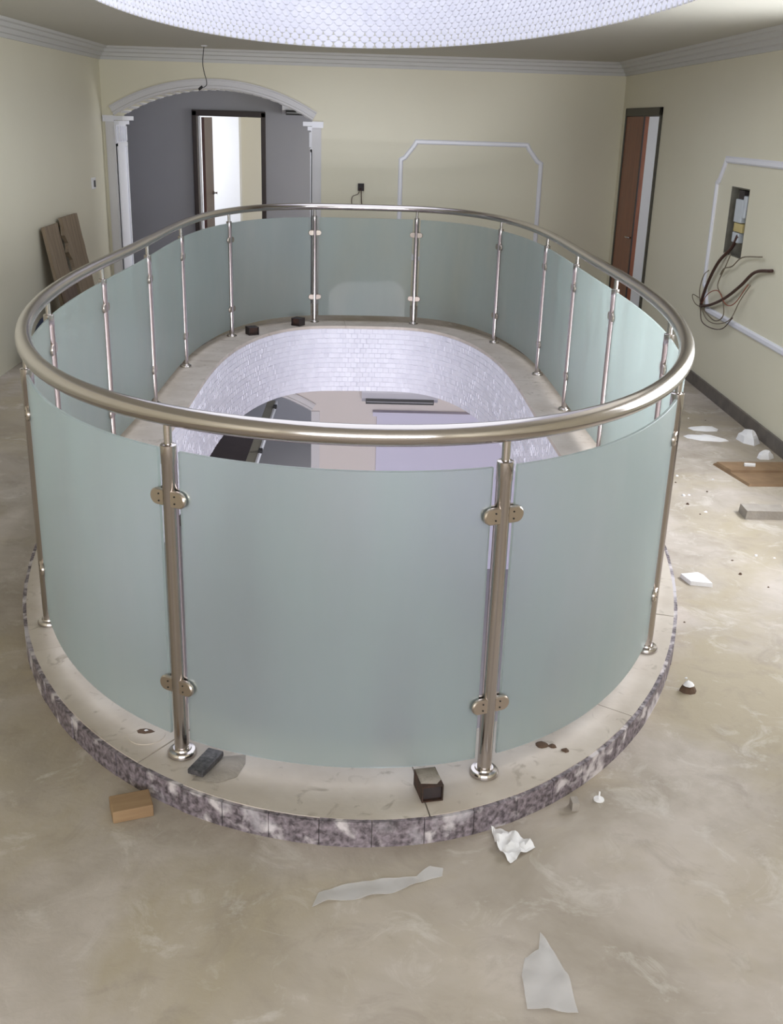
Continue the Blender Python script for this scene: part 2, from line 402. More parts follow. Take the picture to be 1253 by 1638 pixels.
# back wall with segmental arch (same wall upstairs and on the ground floor)
AX0, AX1, WT = -2.835, -0.642, 0.5
AXC, AHW = (AX0+AX1)/2, (AX1-AX0)/2
SPR, RISE = 2.02, 0.30
ARAD = (AHW**2+RISE**2)/(2*RISE)
def arch_z(x, extra=0.0):
    return sqrt(max(0, (ARAD+extra)**2-(x-AXC)**2)) - (ARAD-RISE)
def back_wall(name, z0, z1, m, x0, x1):
    b = MB(); b.box(x0, AX0, YB, YB+WT, z0, z1); b.box(AX1, x1, YB, YB+WT, z0, z1)
    n = 36
    for i in range(n):
        xa = AX0+(AX1-AX0)*i/n; xb = AX0+(AX1-AX0)*(i+1)/n
        v, f = prism_y([(xa, z0+SPR+arch_z(xa)), (xb, z0+SPR+arch_z(xb)), (xb, z1), (xa, z1)], YB, YB+WT); b.add(v, f)
    return struct(b.build(name, m))
back_wall('wall_back', 0, ZC, 'wall', XL-0.2, 3.06)

# cornice: stepped plaster profile under the ceiling
CORN = [(0, 0), (0.0, -0.135), (0.018, -0.135), (0.022, -0.105), (0.045, -0.10), (0.052, -0.066), (0.078, -0.058), (0.086, -0.028), (0.115, -0.022), (0.125, 0.0)]
def cornice(name, p, q, side):
    v, f = sweep([(p, side, (0, 0, 1)), (q, side, (0, 0, 1))], CORN); return struct(obj(name, v, f, 'cornice'))
cornice('trim_1', (XL, YB, ZC), (XR, YB, ZC), (0, -1, 0))
cornice('trim_2', (XL, YF, ZC), (XL, YB, ZC), (1, 0, 0))
cornice('trim_3', (XR, YF, ZC), (XR, YB, ZC), (-1, 0, 0))
bb = MB().box(XR-0.018, XR, YF, 10.80, 0, 0.10).build('baseboard_right', 'baseboard'); struct(bb)

# ------------------------------------------------------------------ arch moulding (parts: archivolt, pilasters, capitals, soffit ribs)
def arch_trim(name, zb, label, ribs):
    t = bpy.data.objects.new(name, None); COL.objects.link(t); t.location = (AXC, YB, zb); struct(t)
    path = []; n = 40; a1 = math.asin(AHW/ARAD)
    for i in range(n+1):
        a = -a1+2*a1*i/n; path.append(((ARAD*sin(a), 0, SPR+ARAD*cos(a)-(ARAD-RISE)), (sin(a), 0, cos(a)), (0, -1, 0)))
    prof = [(0, -0.002), (0, 0.02), (0.012, 0.032), (0.03, 0.032), (0.036, 0.022), (0.085, 0.022), (0.092, 0.03), (0.104, 0.03), (0.104, -0.002)]
    v, f = sweep(path, prof); obj('archivolt', v, f, 'white', t)
    for sgn in (-1, 1):
        xo = sgn*AHW
        xin, xout = (xo, xo+sgn*0.102)
        b = MB(); lo, hi = min(xin, xout), max(xin, xout)
        b.box(lo, hi, -0.022, 0.0, 0, SPR-0.07 if ribs else SPR); b.box(lo+0.015, hi-0.015, -0.03, -0.022, 0.15, SPR-0.12)
        b.build('pilaster', 'white', t)
        if not ribs: continue
        # lining of the reveal: slightly proud glossy plaster with raised edge beads
        b = MB(); s = -sgn
        def bx(d, y0, y1, z0, z1): b.box(min(xo, xo+s*d), max(xo, xo+s*d), y0, y1, z0, z1)
        bx(0.010, 0.0, WT, 0.0, SPR-0.30); bx(0.022, 0.0, 0.05, 0.0, SPR-0.30); bx(0.022, WT-0.05, WT, 0.0, SPR-0.30); bx(0.024, 0, WT, SPR-0.33, SPR-0.29)
        b.build('reveal_lining', 'white_gloss', t)
        b = MB()
        bx(0.014, 0.0, WT, SPR-0.29, SPR-0.10)
        for k in range(4): bx(0.034, 0.03+k*0.125, 0.075+k*0.125, SPR-0.28, SPR-0.12)
        cap = b.build('capital', 'white_gloss', t)
        b = MB(); bx(0.05, -0.035, WT+0.02, SPR-0.10, SPR-0.06); bx(0.10, -0.05, WT+0.03, SPR-0.055, SPR-0.01)
        lo, hi = (min(xo, xo+sgn*0.125), max(xo, xo+sgn*0.125)); b.box(lo, hi, -0.045, 0.0, SPR-0.07, SPR-0.005)
        b.build('impost', 'white_gloss', t)
    if ribs:
        for k in range(ribs):                     # ribs across the soffit of the arch
            a = -a1*0.93+2*a1*0.93*k/(ribs-1); r = ARAD
            b = MB(); b.box(-0.022, 0.022, 0.06, WT-0.01, -0.007, 0.004)
            o = b.build('soffit_rib', 'white', t)
            o.location = (r*sin(a), 0, SPR+r*cos(a)-(ARAD-RISE)); o.rotation_euler = (0, a, 0)
    return t
arch_trim('trim_4', 0.0, '', 22)

# ------------------------------------------------------------------ hall behind the arch
H0, H1 = YB+WT, 15.0
struct(MB().box(-4.2, 2.6, H0, 15.2, -0.12, 0.0).build('floor_hall', 'cement'))
struct(MB().box(-4.2, 2.6, H0, 15.2, ZC, ZC+0.12).build('ceiling_hall', 'ceil'))
holed_wall('wall_hall_back', 'y', H1, 0.2, -4.2, 2.6, 0, ZC, [(-2.30, -1.44, 0, 2.045)], 'grey_wall')
struct(MB().box(-4.4, -4.2, H0, 15.2, 0, ZC).build('wall_hall_left', 'grey_wall'))
holed_wall('wall_hall_right', 'x', 2.5, 0.2, H0, 15.2, 0, ZC, [(13.3, 14.8, 0.65, 2.35)], 'grey_wall')
struct(MB().box(-4.2, XL-0.2, H0-0.2, H0, 0, ZC).build('wall_hall_front', 'grey_wall'))
# door_1: hall door, frame plus the leaf swung open into the bedroom
d1 = bpy.data.objects.new('door_1', None); COL.objects.link(d1); d1.location = (-1.87, H1, 0); struct(d1)
MB().bbox(-0.485, -0.425, -0.03, 0.22, 0, 2.10, 0.006).build('door_jamb', 'dark_frame', d1)
MB().bbox(0.425, 0.485, -0.03, 0.22, 0, 2.10, 0.006).build('door_jamb', 'dark_frame', d1)
MB().bbox(-0.485, 0.485, -0.03, 0.22, 2.035, 2.11, 0.006).build('door_lintel', 'dark_frame', d1)
lf = MB().bbox(-0.40, -0.36, 0.22, 1.0, 0.02, 2.02, 0.003).build('door_leaf', 'bed_door', d1)
MB().lathe([(0.0, 0), (0.026, 0), (0.026, 0.012), (0.012, 0.02), (0.012, 0.05), (0.022, 0.055), (0.0, 0.06)], n=16).build('door_knob', 'steel', lf, True, (-0.36, 0.92, 1.0)).rotation_euler = (0, pi/2, 0)
MB().bbox(-0.425, -0.405, 0.10, 0.2, 0.0, 2.03, 0.003).build('door_stop', 'white_gloss', d1)
# bedroom beyond
struct(MB().box(-3.4, -0.7, 15.2, 17.9, -0.12, 0.0).build('floor_bedroom', 'lower_floor'))
struct(MB().box(-3.4, -0.7, 15.2, 17.9, ZC, ZC+0.12).build('ceiling_bedroom', 'ceil'))
struct(MB().box(-3.5, -0.6, 17.7, 17.9, 0, ZC).build('wall_bedroom_back', 'bed_cream'))
struct(MB().box(-3.4, -2.02, 17.4, 17.7, 0, ZC).build('wall_bedroom_pier', 'bed_white'))
holed_wall('wall_bedroom_left', 'x', -3.4, -0.2, 15.2, 17.9, 0, ZC, [(15.75, 17.25, 0.65, 2.35)], 'bed_white')
struct(MB().box(-0.8, -0.6, 15.2, 17.7, 0, ZC).build('wall_bedroom_right', 'bed_cream'))

# ------------------------------------------------------------------ right doorway (door_2) and the room behind it
d2 = bpy.data.objects.new('door_2', None); COL.objects.link(d2); d2.location = (XR, 11.615, 0); struct(d2)
MB().bbox(-0.02, 0.2, 0.705, 0.755, 0, 2.25, 0.005).build('door_jamb', 'frame_olive', d2)
MB().bbox(-0.02, 0.2, -0.755, -0.705, 0, 2.25, 0.005).build('door_jamb', 'frame_olive', d2)
MB().bbox(-0.02, 0.2, -0.755, 0.755, 2.17, 2.25, 0.005).build('door_lintel', 'frame_olive', d2)
lf = MB().bbox(-0.01, 0.03, -0.13, 0.705, 0.02, 2.165, 0.003).build('door_leaf', 'door_wood', d2)
MB().bbox(-0.022, -0.01, -0.13, -0.095, 0.02, 2.165, 0.003).build('closing_strip', 'dark_frame', lf)
MB().tube([(-0.01, -0.05, 0.95), (-0.05, -0.05, 0.95), (-0.05, 0.06, 0.95)], 0.009, 8).build('door_handle', 'steel', lf, True)
struct(MB().box(3.03, 4.9, 10.0, 13.1, -0.12, 0).build('floor_side_room', 'cement'))
struct(MB().box(3.03, 4.9, 10.0, 13.1, ZC, ZC+0.12).build('ceiling_side_room', 'ceil'))
struct(MB().box(4.8, 5.0, 10.0, 13.1, 0, ZC).build('wall_side_room_right', 'bed_white'))
struct(MB().box(3.03, 4.8, 12.95, 13.15, 0, ZC).build('wall_side_room_back', 'bed_white'))
holed_wall('wall_side_room_front', 'y', 10.2, -0.2, 3.03, 4.8, 0, ZC, [(3.4, 4.6, 0.7, 2.3)], 'bed_white')

# ------------------------------------------------------------------ windows behind the camera and on the near right wall
def window(name, cx, cy, w_, z0, z1, rz, n):
    t = bpy.data.objects.new(name, None); COL.objects.link(t); t.location = (cx, cy, z0); t.rotation_euler = (0, 0, rz); struct(t)
    h = z1-z0
    MB().box(-w_/2, w_/2, 0, 0.06, 0, 0.06).box(-w_/2, w_/2, 0, 0.06, h-0.06, h).box(-w_/2, -w_/2+0.06, 0, 0.06, 0.06, h-0.06).box(w_/2-0.06, w_/2, 0, 0.06, 0.06, h-0.06).build('window_frame', 'white', t)
    for k in range(n):
        a = -w_/2+0.06+(w_-0.12)*k/n; b = -w_/2+0.06+(w_-0.12)*(k+1)/n
        if k: MB().box(a-0.03, a+0.03, 0.005, 0.055, 0.06, h-0.06).build('mullion', 'white', t)
    return t
window('window_1', 0, YF-0.12, 4.4, 0.6, 2.5, 0, 5)
window('window_2', XR+0.12, 5.3, 3.0, 0.85, 2.3, R90, 3)

# ------------------------------------------------------------------ kerb round the void: coping slabs and facing tiles
kerb = bpy.data.objects.new('void_kerb', None); COL.objects.link(kerb); kerb.location = (CX, CY, 0); struct(kerb)
def ring_piece(s0, s1, o0, o1, z0, z1, step=0.06, inv=Vector((CX, CY))):
    n = max(2, int((s1-s0)/step)+1); v = []
    for i in range(n+1):
        p, nn, tg = at_s(s0+(s1-s0)*i/n)
        for off, z in ((o0, z0), (o1, z0), (o1, z1), (o0, z1)):
            q = p+nn*(off if off < 0 else off+ko(nn)-KO)-inv; v.append((q.x, q.y, z))
    f = [(i*4+j, i*4+(j+1) % 4, (i+1)*4+(j+1) % 4, (i+1)*4+j) for i in range(n) for j in range(4)]
    f += [(3, 2, 1, 0), tuple(n*4+j for j in range(4))]
    return v, f
# solid core so that the joints have a bed behind them
v, f = [], []
n = 300
for i in range(n):
    p, nn, tg = at_s(PERIM*i/n)
    for off, z in ((-KI+0.012, -0.02), (ko(nn)-0.014, -0.02), (ko(nn)-0.014, ZK-0.008), (-KI+0.012, ZK-0.008)):
        q = p+nn*off-Vector((CX, CY)); v.append((q.x, q.y, z))
f = [(i*4+j, i*4+(j+1) % 4, ((i+1) % n)*4+(j+1) % 4, ((i+1) % n)*4+j) for i in range(n) for j in range(4)]
obj('kerb_core', v, f, 'mortar', kerb)
NCOP = 22; s_off = 14.44*SC                          # one joint falls beside the front right post
for k in range(NCOP):
    s0 = s_off+PERIM*k/NCOP; s1 = s0+PERIM/NCOP
    v, f = ring_piece(s0+0.002, s1-0.002, -KI, KO-0.015, ZK-0.028, ZK+random.uniform(-0.0012, 0.0012)); obj('coping_slab', v, f, 'coping', kerb, 'auto')
NFAC = 142
for k in range(NFAC):
    s0 = PERIM*k/NFAC; s1 = s0+PERIM/NFAC; d = random.uniform(-0.0015, 0.0015)
    v, f = ring_piece(s0+0.001, s1-0.001, KO-0.016, KO+d, 0.0, ZK-random.uniform(0.001, 0.005), 0.09); obj('facing_tile', v, f, 'facing', kerb, 'auto')

# lining of the void: white mosaic band between the two floors
lin = bpy.data.objects.new('void_lining', None); COL.objects.link(lin); lin.location = (CX, CY, 0); struct(lin)
ZL0, ZL1 = -0.585, ZK-0.028
v = []
for i in range(n):
    p, nn, tg = at_s(PERIM*i/n)
    for off, z in ((-KI+0.004, ZL0), (-KI+0.05, ZL0), (-KI+0.05, ZL1), (-KI+0.004, ZL1)):
        q = p+nn*off-Vector((CX, CY)); v.append((q.x, q.y, z))
f = [(i*4+j, i*4+(j+1) % 4, ((i+1) % n)*4+(j+1) % 4, ((i+1) % n)*4+j) for i in range(n) for j in range(4)]
obj('lining_bed', v, f, 'grout', lin)
b = MB(); TW, TH = 0.062, 0.047
cols = int(PERIM/TW); rows = int((ZL1-ZL0)/TH)
for r in range(rows):
    for c in range(cols):
        s = PERIM*(c+0.5*(r % 2))/cols; z = ZL0+(r+0.5)*(ZL1-ZL0)/rows
        p, nn, tg = at_s(s); p = p-nn*(KI-0.004)-Vector((CX, CY)); hw = TW*0.5; hh = (ZL1-ZL0)/rows*0.495
        d = -nn*(0.0042+random.uniform(-0.001, 0.0015)); tl = random.uniform(-0.0028, 0.0028); tv = random.uniform(-0.0018, 0.0018)
        vv = []
        for a, e in ((-1, -1), (1, -1), (1, 1), (-1, 1)):
            q = p+tg*hw*a; vv.append((q.x, q.y, z+hh*e))
        for a, e in ((-1, -1), (1, -1), (1, 1), (-1, 1)):
            q = p+tg*hw*a*0.84+d-nn*(tl*a+tv*e); vv.append((q.x, q.y, z+hh*e*0.84))
        b.add(vv, [(4, 5, 6, 7), (0, 1, 5, 4), (1, 2, 6, 5), (2, 3, 7, 6), (3, 0, 4, 7)])
o = b.build('mosaic_tiles', 'tile', lin); o['kind'] = 'stuff'

# ------------------------------------------------------------------ ceiling well: tiled shaft up to the skylight
well = bpy.data.objects.new('ceiling_well', None); COL.objects.link(well); well.location = (0, 7.02, ZC); struct(well)
WN = len(WELL); ws = [0.0]
for i in range(WN): ws.append(ws[-1]+(WELL[(i+1) % WN]-WELL[i]).length)
WP = ws[-1]
def well_at(s):
    s %= WP; i = max(k for k in range(WN) if ws[k] <= s); t = (s-ws[i])/(ws[i+1]-ws[i])
    p = WELL[i].lerp(WELL[(i+1) % WN], t); a = (WELL[(i+1) % WN]-WELL[(i-1) % WN]).normalized(); c = (WELL[(i+2) % WN]-WELL[i]).normalized()
    tg = a.lerp(c, t).normalized(); return p, Vector((-tg.y, tg.x)), tg      # inward normal
WH = 1.0
v = []
for i in range(WN):
    p, nn, tg = well_at(WP*i/WN)
    for off, z in ((-0.002, 0.002), (-0.08, 0.002), (-0.08, WH), (-0.002, WH)):
        q = p+nn*off; v.append((q.x, q.y-7.02, z))
f = [(i*4+j, i*4+(j+1) % 4, ((i+1) % WN)*4+(j+1) % 4, ((i+1) % WN)*4+j) for i in range(WN) for j in range(4)]
obj('shaft_wall', v, f, 'grout', well)
WTW, WTH = 0.105, 0.050
wc = int(WP/WTW); cw = WP/wc
def scale_tile():
    """fish-scale tile: hexagonal plan, face tipped forward at its lower edge"""
    hw, hh = cw*0.5, WTH*0.65
    base = [(-hw, 0, 0), (-hw*0.55, 0, -hh), (hw*0.55, 0, -hh), (hw, 0, 0), (hw*0.55, 0, hh), (-hw*0.55, 0, hh)]
    top = [(x*0.8, 0.0022+(0.004 if z < -1e-6 else 0.0018 if abs(z) < 1e-6 else 0.0), z*0.8) for x, y, z in base]
    f = [(6, 7, 8, 9, 10, 11)] + [(i, (i+1) % 6, 6+(i+1) % 6, 6+i) for i in range(6)]
    return base+top, f
tv, tf = scale_tile()
tm = obj('tile', tv, tf, 'tile', well); tmesh = tm.data; first = True
b = MB(); rows = int(WH/WTH); vis = 0
for r in range(rows):
    for c in range(wc):
        s = (c+0.5*(r % 2))*cw; z = (r+0.62)*WTH
        p, nn, tg = well_at(s)
        mx = Matrix(((-tg.x, nn.x, 0, p.x), (-tg.y, nn.y, 0, p.y-7.02), (0, 0, 1, z), (0, 0, 0, 1)))
        if r < 5 and p.y > 8.6 and vis < 298:
            if first: o = tm; first = False
            else: o = bpy.data.objects.new('tile', tmesh); COL.objects.link(o); o.parent = well
            o.matrix_local = mx; vis += 1
        else:
            b.add([mx @ Vector(q) for q in tv], tf)
o = b.build('upper_tiles', 'tile', well); o['kind'] = 'stuff'

# ------------------------------------------------------------------ ground floor seen through the void
GZ = -3.33
struct(MB().box(-4.4, 3.6, -0.2, 18.6, GZ-0.15, GZ).build('floor_lower', 'lower_floor'))
back_wall('wall_lower_back', GZ, -0.55, 'lower_wall', -3.5, 3.3)
arch_trim('trim_5', GZ+0.0, '', 0)
struct(MB().box(-3.7, -3.5, -0.2, YB, GZ, -0.55).build('wall_lower_left', 'lower_wall'))
struct(MB().box(3.3, 3.5, -0.2, YB+WT, GZ, -0.55).build('wall_lower_right', 'lower_wall'))
holed_wall('wall_lower_front', 'y', 0.0, -0.2, -3.5, 3.3, GZ, -0.55, [(-2.6, 2.6, -2.85, -0.75)], 'lower_wall')
struct(MB().box(-3.7, -3.2, -0.2, YB, -0.55, -0.35).box(3.06, 3.5, -0.2, YB, -0.55, -0.35).build('ceiling_lower', 'ceil'))
struct(MB().box(-4.4, -4.2, H0, 18.6, GZ, -0.55).build('wall_lower_hall_left', 'grey_wall'))
struct(MB().box(-4.2, 2.6, 18.4, 18.6, GZ, -0.55).build('wall_lower_hall_back', 'grey_wall'))
holed_wall('wall_lower_hall_right', 'x', 2.5, 0.2, H0, 18.4, GZ, -0.55, [(13.8, 16.2, -2.75, -1.05)], 'grey_wall')
struct(MB().box(-4.2, 2.6, H0, 18.6, -0.55, -0.45).build('ceiling_lower_hall', 'ceil'))
struct(MB().box(0.16, 2.6, YB-0.09, YB, GZ, -1.33).box(0.11, 2.65, YB-0.11, YB, -1.33, -1.28).build('wall_lower_panel', 'lower_white'))
t = thing('counter', 'low dark brown counter with olive edge seen through the lower arch', 'counter', (-2.34, 15.4, GZ))
MB().box(-0.65, 0.55, -1.6, 0.75, 0, 0.70).build('counter_body', 'counter', t)
MB().bbox(-0.68, 0.68, -1.62, 0.78, 0.70, 0.74, 0.006).build('counter_top', 'counter', t)
MB().bbox(0.66, 0.80, -1.62, 2.6, 0.70, 0.745, 0.006).build('edge_trim', 'olive_edge', t)
MB().bbox(0.80, 0.83, -1.62, 2.6, 0.66, 0.75, 0.004).build('edge_strip', 'white_gloss', t)
for yy in (-0.45, 1.0, 2.1): MB().bbox(0.80, 0.86, yy-0.06, yy+0.06, 0.74, 0.79, 0.006).build('hinge', 'black', t)
def air_con(name, label, loc, w_):
    t = thing(name, label, 'air conditioner', loc)
    prof = [(0, 0.0), (-0.13, 0.0), (-0.19, 0.05), (-0.20, 0.12), (-0.19, 0.26), (-0.16, 0.28), (0, 0.28)]
    n = len(prof); v = [(-w_/2, y, z) for y, z in prof]+[(w_/2, y, z) for y, z in prof]
    obj('casing', v, [tuple(range(n)), tuple(range(2*n-1, n-1, -1))]+[(i, (i+1) % n, n+(i+1) % n, n+i) for i in range(n)], 'ac_grey', t)
    MB().box(-w_/2+0.05, w_/2-0.05, -0.205, -0.10, -0.012, 0.05).build('outlet_slot', 'black', t)
    MB().box(-w_/2+0.06, w_/2-0.06, -0.21, -0.16, 0.012, 0.018).build('louvre', 'ac_grey', t)
    return t
air_con('air_conditioner', 'white wall air conditioner with dark outlet slot downstairs, below the tiled void edge', (0.43, YB, -1.14), 0.92)
air_con('air_conditioner', 'grey shaded air conditioner on the hall wall, partly hidden by the arch', (-0.72, H1, 2.09), 0.86)

# ------------------------------------------------------------------ wall mouldings
def panel_moulding(name, pts, normal, w_=0.05, d=0.018):
    """closed raised strip following pts on a wall with the given normal"""
    n = len(pts); nv = Vector(normal); path = []
    for i in range(n):
        p = Vector(pts[i]); a = (p-Vector(pts[i-1])).normalized(); c = (Vector(pts[(i+1) % n])-p).normalized()
        s1 = a.cross(nv); s2 = c.cross(nv); s = (s1+s2).normalized(); s = s/max(0.5, s.dot(s1)); path.append((p, s, nv))
    prof = [(-w_/2, 0), (-w_/2, d*0.5), (-w_/4, d), (w_/4, d), (w_/2, d*0.5), (w_/2, 0)]
    v, f = sweep(path, prof, True)
    return struct(obj(name, v, f, 'white_gloss'))
def notch(u0, u1, z0, z1, c):
    """rectangle with stepped, cut-off corners"""
    k = 0.045
    q = []
    for (cu, cz, su, sz, order) in ((u0, z0, 1, 1, 0), (u1, z0, -1, 1, 1), (u1, z1, -1, -1, 0), (u0, z1, 1, -1, 1)):
        pa = [(cu, cz+sz*c*1.15), (cu+su*k, cz+sz*c*1.0), (cu+su*c*0.85, cz+sz*k), (cu+su*c, cz)]
        q += pa if order == 0 else pa[::-1]
    return q
panel_moulding('trim_6', [(u, YB, z) for u, z in notch(0.36, 1.95, 0.55, 1.835, 0.17)], (0, -1, 0))
panel_moulding('trim_7', [(XR, u, z) for u, z in notch(6.6, 8.90, 0.66, 1.84, 0.16)], (-1, 0, 0))

# ------------------------------------------------------------------ the balustrade
PS = [0.60, 1.73, 3.06, 4.255, 5.265, 6.44, 7.78, 9.02, 10.18, 11.35, 12.49, 13.655, 14.66, 15.82, 17.02, 18.42]; PS = [q*SC for q in PS]   # posts, arc length
bal = thing('glass_balustrade', 'oval stainless steel balustrade with frosted green glass panels around the floor opening', 'balustrade', (CX, CY, ZK))
OFF = Vector((CX, CY))
pts = []
for i in range(240):
    p, nn, tg = at_s(PERIM*i/240); pts.append((p.x-CX, p.y-CY, ZR-ZK))
MB().tube(pts, 0.031, 20, closed=True).build('handrail', 'steel', bal, True)
PT, RP = 1.144-ZK, 0.0235
post_prof = [(RP, 0.006), (RP, PT-0.06), (RP+0.0012, PT-0.058), (RP+0.0012, PT-0.002), (RP-0.002, PT), (0.0, PT)]
flange_prof = [(0.0, 0.0), (0.047, 0.0), (0.047, 0.010), (0.042, 0.017), (0.031, 0.019), (0.029, 0.024), (0.0, 0.024)]
spig_prof = [(0.0, PT-0.01), (0.0125, PT-0.01), (0.0125, ZR-ZK-0.02), (0.0, ZR-ZK-0.02)]
GZ0, GZ1 = 0.156-ZK, 1.128-ZK
def clamp_bm(sgn):
    """D-shaped glass clamp: rounded outer end, two cheeks over the glass"""
    b = MB(); hw, hh = 0.050, 0.0255
    out = []
    n = 10
    for k in range(n+1):
        a = -pi/2+pi*k/n; out.append((hw-hh*0.95+hh*0.95*cos(a)+0.016, hh*sin(a)))
    poly = [(0.012, -hh)]+out+[(0.012, hh)]
    for y0, y1 in ((-0.0185, -0.0062), (0.0062, 0.0185)):
        m = len(poly)
        inset = [((x-0.03)*0.90+0.03, z*0.88) for x, z in poly]
        ya, yb_ = (y0, y1)
        outer, innr = (ya, yb_) if y0 < 0 else (yb_, ya)
        mid = outer + (0.004 if y0 < 0 else -0.004)
        v = [(sgn*x, innr, z) for x, z in poly]+[(sgn*x, mid, z) for x, z in poly]+[(sgn*x, outer, z) for x, z in inset]
        f = [tuple(range(m)), tuple(range(3*m-1, 2*m-1, -1))]
        f += [(q*m+i, q*m+(i+1) % m, (q+1)*m+(i+1) % m, (q+1)*m+i) for q in range(2) for i in range(m)]
        b.add(v, f)
    return b
P0 = MB().lathe(post_prof, n=28).build('post', 'steel', bal, 'auto')
meshes = {}
sub0 = [MB().lathe(flange_prof, n=32).build('base_flange', 'steel', P0, 'auto'), MB().lathe(spig_prof, n=18).build('spigot', 'steel', P0, 'auto')]
for sg in (-1, 1):
    for z in (0.346-ZK, 0.979-ZK):
        c = clamp_bm(sg).build('glass_clamp', 'steel_dark', P0, 'auto', (0, 0, z)); sub0.append(c)
        bo = MB()
        for dz in (-0.010, 0.010): bo.lathe([(0, 0), (0.0028, 0), (0.0028, 0.002), (0, 0.002)], n=8)
        k = len(bo.v)//2; bo.v = [(x+sg*0.030, -0.0185-zz, y+(-0.011 if i < k else 0.011)) for i, (x, y, zz) in enumerate(bo.v)]
        c2 = obj('screw', bo.v, bo.f, 'rubber', None); 
        # screws join the clamp mesh so that a clamp stays one sub-part
        bmx = bmesh.new(); bmx.from_mesh(c.data); nb = len(bmx.faces); bmx.from_mesh(c2.data)
        c.data.materials.append(MT['rubber']); bmx.faces.ensure_lookup_table()
        for fi in range(nb, len(bmx.faces)): bmx.faces[fi].material_index = 1
        bmx.to_mesh(c.data); bmx.free(); bpy.data.objects.remove(c2)
def place_post(o, s):
    p, nn, tg = at_s(s); o.location = (p.x-CX, p.y-CY, 0); o.rotation_euler = (0, 0, atan2(tg.y, tg.x))
for i, s in enumerate(PS):
    if i == 0: place_post(P0, s); continue
    o = P0.copy(); COL.objects.link(o); o.parent = bal; place_post(o, s)
    for c in sub0:
        d = c.copy(); COL.objects.link(d); d.parent = o
GAP = 0.040
for i, s in enumerate(PS):
    s1 = PS[(i+1) % len(PS)];  s1 = s1 if s1 > s else s1+PERIM
    n = 28; v = []; b_ = 0.0015; T = 0.006
    prof = [(-T, GZ0+b_), (-T+b_, GZ0), (T-b_, GZ0), (T, GZ0+b_), (T, GZ1-b_), (T-b_, GZ1), (-T+b_, GZ1), (-T, GZ1-b_)]
    for k in range(n+1):
        p, nn, tg = at_s(s+GAP+(s1-s-2*GAP)*k/n)
        for off, z in prof:
            q = p+nn*off-OFF; v.append((q.x, q.y, z))
    m = len(prof)
    f = [(k*m+j, k*m+(j+1) % m, (k+1)*m+(j+1) % m, (k+1)*m+j) for k in range(n) for j in range(m)]+[tuple(range(m))[::-1], tuple(n*m+j for j in range(m))]
    obj('glass_panel', v, f, 'glass', bal, 'auto')

# ------------------------------------------------------------------ leaning planks and bundle by the left wall
def plank(name, label, y0, y1, top_z, bx, tx, thick, m, ragged, group=None):
    """board leaning on the left wall; ragged: jagged split along one long edge; u along width, h along length"""
    L = hypot(top_z, tx-bx); rng = random.Random(len(label)+int(100*y0)); n = 14; left = []; right = []
    for k in range(n+1):
        h = L*k/n
        left.append((y0+(rng.uniform(0, 0.10) if ragged and 0 < k else 0), h)); right.append((y1+rng.uniform(-0.008, 0.008), h))
    poly = left+right[::-1]
    k = len(poly); v = [(0, u-(y0+y1)/2, h) for u, h in poly]+[(thick, u-(y0+y1)/2, h) for u, h in poly]
    f = [(i, i+1, k-2-i, k-1-i) for i in range(n)]+[(2*k-1-i, 2*k-2-i, k+i+1, k+i) for i in range(n)]+[(i, (i+1) % k, k+(i+1) % k, k+i) for i in range(k)]
    o = obj(name, v, f, m); o.location = (bx, (y0+y1)/2, 0); o.rotation_euler = (0, atan2(tx-bx, top_z), 0)
    tag(o, label, 'plank', group); return o
plank('wooden_plank', 'weathered plank leaning on the left wall, left one of the pair', 9.88, 10.32, 1.05, -2.76, -2.945, 0.03, 'plank', False)
plank('wooden_plank', 'weathered plank with a jagged split edge, leaning on the left wall', 10.36, 10.98, 1.09, -2.74, -2.935, 0.035, 'plank', True)
plank('wooden_plank', 'short dark board at the foot of the leaning planks', 9.55, 9.95, 0.62, -2.60, -2.73, 0.025, 'plank_dark', False)
b = bmesh.new(); bmesh.ops.create_icosphere(b, subdivisions=3, radius=0.2)
for q in b.verts:
    q.co.x *= 0.55; q.co.z = max(-0.18, q.co.z*1.1+0.02*sin(9*q.co.y)+0.015*sin(13*q.co.x+4*q.co.z))
o = MB().bm(b).build('cloth_bundle', 'navy', None, True, (-2.72, 9.05, 0.18)); o.scale = (1, 1, 1.0)
tag(o, 'dark navy cloth bundle on the floor by the left wall', 'bundle')

# light switch on left wall
t = thing('light_switch', 'small white light switch on the left wall', 'switch', (XL, 11.985, 1.323))
MB().bbox(0, 0.012, -0.075, 0.075, -0.06, 0.06, 0.003).build('plate', 'white_gloss', t)
MB().bbox(0.012, 0.020, -0.006, 0.034, -0.04, 0.03, 0.003).build('rocker', 'black', t)

# ceiling wire with lamp holder
t = thing('ceiling_wire', 'black wire with connector hanging from the ceiling before the arch', 'wire', (-1.72, 11.9, ZC))
pts = [(0.0, 0, 0), (-0.012, 0, -0.08), (-0.02, 0.0, -0.18), (-0.005, 0, -0.27), (0.012, 0, -0.33), (0.012, 0, -0.38), (-0.02, 0, -0.405)]
MB().tube(smooth(pts), 0.0045, 6).build('cable', 'black', t, True)
MB().lathe([(0.0, -0.05), (0.012, -0.05), (0.014, -0.03), (0.014, 0.0), (0.0, 0.0)], n=10).build('connector', 'black', t, True, (-0.03, 0, -0.395)).rotation_euler = (0, 0.9, 0)
MB().lathe([(0.0, 0.0), (0.035, 0.0), (0.03, -0.012), (0.0, -0.014)], n=16).build('ceiling_rose', 'white', t, 'auto')

